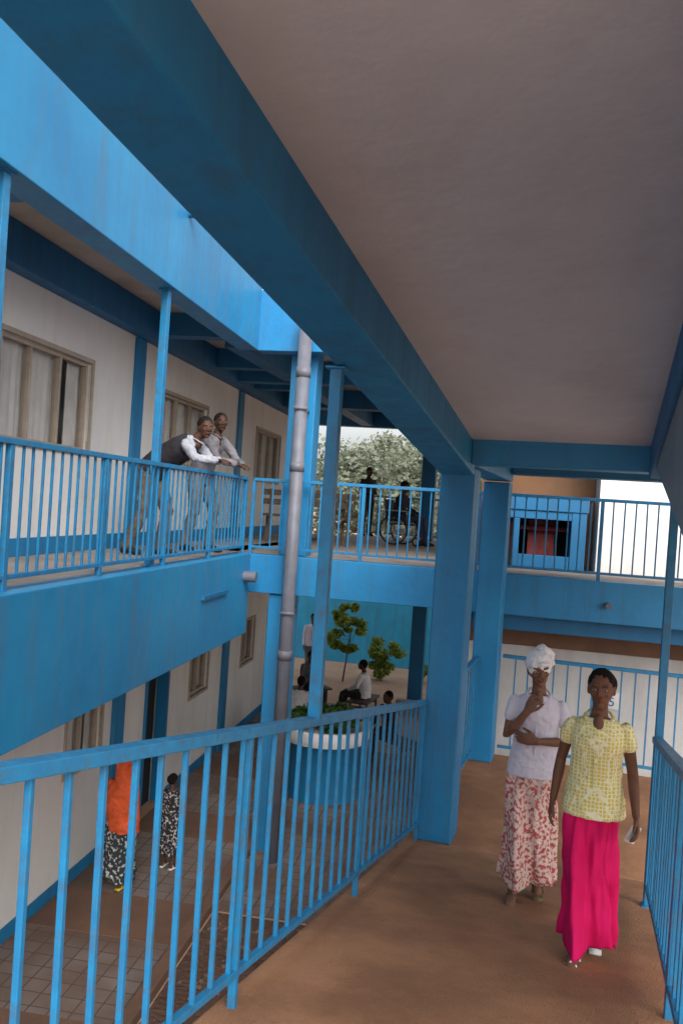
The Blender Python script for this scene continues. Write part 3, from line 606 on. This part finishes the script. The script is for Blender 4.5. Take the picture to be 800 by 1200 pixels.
def torus(bm,c,R_,r):
    seg=32; pts=[]
    for i in range(seg):
        a=2*math.pi*i/seg; pts.append(Vector(c)+Vector((0,R_*math.cos(a),R_*math.sin(a))))
    n=8; rings=[]
    for i,p in enumerate(pts):
        out=(p-Vector(c)).normalized(); rings.append([bm.verts.new(p+out*r*math.cos(2*math.pi*j/n)+Vector((1,0,0))*r*math.sin(2*math.pi*j/n)) for j in range(n)])
    for i in range(seg):
        for j in range(n): bm.faces.new((rings[i][j],rings[i][(j+1)%n],rings[(i+1)%seg][(j+1)%n],rings[(i+1)%seg][j]))
bm=bmesh.new(); bs=bmesh.new()
for x in (-.3,.3):
    torus(bm,(x,-.05,.30),.285,.018); torus(bs,(x*1.1,-.05,.30),.24,.008); torus(bm,(x*.85,.42,.09),.075,.018)
    for i in range(8):
        a=math.pi*2*i/8; bar(bs,Vector((x,-.05,.30)),Vector((x,-.05+.27*math.cos(a),.30+.27*math.sin(a))),.004)
    for p,q in (((x*.85,-.22,.25),(x*.85,-.30,.95)),((x*.85,-.2,.45),(x*.85,.35,.45)),((x*.85,.35,.45),(x*.85,.5,.12)),((x*.85,-.2,.25),(x*.85,.4,.25)),((x*.85,-.25,.68),(x*.85,.2,.68)),((x*.85,.2,.68),(x*.85,.2,.45)),((x*.85,-.3,.95),(x*.85,-.4,.96))): bar(bs,Vector(p),Vector(q),.012)
    bar(bm,Vector((x*.6,.45,.12)),Vector((x*.6,.6,.14)),.07,.01)
a=obj('tyres_and_footrests',bm,RUB,wc); b_=obj('metal_frame',bs,STEEL,wc)
bm=bmesh.new(); hexa(bm,[Vector(c) for c in ((-.25,-.2,.40),(.25,-.2,.40),(.25,.35,.40),(-.25,.35,.40),(-.25,-.2,.43),(.25,-.2,.43),(.25,.35,.43),(-.25,.35,.43))])
hexa(bm,[Vector(c) for c in ((-.25,-.25,.45),(.25,-.25,.45),(.25,-.22,.45),(-.25,-.22,.45),(-.25,-.31,.9),(.25,-.31,.9),(.25,-.28,.9),(-.25,-.28,.9))]); obj('seat_and_backrest',bm,RUB,wc)
wc.location=(wx,wy,CZ-.70); wc.rotation_euler=(0,0,math.atan2(-1,-.45))
tb_=empty('bench'); bm=bmesh.new(); P=frame(80,-.6,15.0)
for v in (-.15,0,.15): fbox(bm,P,-.8,.8,v-.06,v+.06,-.25,-.21)
for v in (.26,): 
    for z in (.0,.16): fbox(bm,P,-.8,.8,v,v+.02,z-.05,z+.05)
for u in (-.7,.66):
    fbox(bm,P,u,u+.04,-.2,-.16,-.70,-.251); fbox(bm,P,u,u+.04,.28,.32,-.70,.22); fbox(bm,P,u,u+.04,-.159,.279,-.30,-.26)
obj('slats_and_legs',bm,OLDW,tb_)
sit2=dict(sit)
def seated(x,y,fx,fy,tm,bmt,skin=(.09,.045,.028)):
    return person('man',Vector((x,y,0)),(fx,fy),1.7,pose=sit2,topmat=tm,botmat=bmt,skin=skin,vox=.014,shirt_len=.88,seated=True,collar=False,handn=dict(r=(0,0,-1),l=(0,0,-1)))
person('man',Vector((-.55,22.5,0)),(.2,-1),1.72,topmat=lil,botmat=greyc,skin=(.1,.05,.03),vox=.014)
seated(-.48,19.3,.5,-.9,greyc,dkc); bench(-.49,19.34,62,1.0)
seated(-.56,16.4,.3,.95,wht,dkc); bench(-.57,16.38,-72,1.0)
seated(1.10,15.6,-.8,-.6,dkc,dkc); bench(1.12,15.62,-40)
seated(.72,18.6,-.9,.3,wht,dkc); bench(.75,18.62,18,1.0)
person('woman',Vector((-2.30,9.85,0.03)),(.25,1),1.50,pose=dict(lk=(-.09,.12,.5),la=(-.09,.12,.09),ra=(.09,-.12,.12)),topmat=mat('orange_cloth',(.72,.12,.035),(.52,.07,.02),scale=4,rough=.85),bottom='skirt',
   botmat=pattern('dark_floral_cloth',(.03,.04,.05),(.5,.5,.45),22,.40,'noise'),skirt=(1.0,.14,.16,.24,0,0,.03,7,.85),hair='shawl',scarfmat=MATS['orange_cloth'],skin=(.1,.05,.03),vox=.01,collar=False,
   shoe=mat('yellow_sandal',(.6,.45,.03),rough=.6))
person('girl',Vector((-1.84,10.45,0.03)),(.5,1),1.16,pose=dict(rk=(.09,.08,.5)),topmat=pattern('black_white_cloth',(.025,.025,.03),(.45,.42,.4),24,.40,'noise'),bottom='skirt',
   botmat=bpy.data.materials['black_white_cloth'],skirt=(1.0,.30,.16,.22,0,0,.03,7,.85),hair='back',skin=(.09,.045,.03),vox=.01,collar=False)
# ------------------------------------------------------------------ light, camera
AZ=165; EL=38
w=bpy.data.worlds.new('World'); scene.world=w; w.use_nodes=True; N=w.node_tree.nodes; L=w.node_tree.links
bg=N['Background']; sk=N.new('ShaderNodeTexSky'); sk.sky_type='NISHITA'; sk.sun_disc=False; sk.sun_elevation=rad(EL); sk.sun_rotation=rad(AZ)
sk.air_density=1.0; sk.dust_density=5; sk.ozone_density=1
hs=N.new('ShaderNodeHueSaturation'); hs.inputs['Saturation'].default_value=.3
L.new(sk.outputs[0],hs.inputs['Color']); L.new(hs.outputs[0],bg.inputs['Color']); bg.inputs['Strength'].default_value=.32
sd=bpy.data.lights.new('sun','SUN'); sd.energy=1.5; sd.angle=rad(40); sd.color=(1,.97,.93)
so=bpy.data.objects.new('sun',sd); scene.collection.objects.link(so)
az=rad(AZ); el=rad(EL); dirv=Vector((math.sin(az)*math.cos(el),math.cos(az)*math.cos(el),math.sin(el)))
so.rotation_euler=dirv.to_track_quat('Z','Y').to_euler()
cd=bpy.data.cameras.new('camera'); co=bpy.data.objects.new('camera',cd); scene.collection.objects.link(co)
cd.sensor_fit='VERTICAL'; cd.sensor_height=36; cd.sensor_width=24; cd.lens=30; cd.clip_end=2000; cd.clip_start=.05
co.matrix_world=Matrix.Translation((0,0,CZ))@Matrix.Rotation(rad(89.6),4,'X')@Matrix.Rotation(rad(3.8),4,'Z')
scene.camera=co
scene.view_settings.view_transform='Standard'; scene.view_settings.look='None'; scene.view_settings.exposure=0
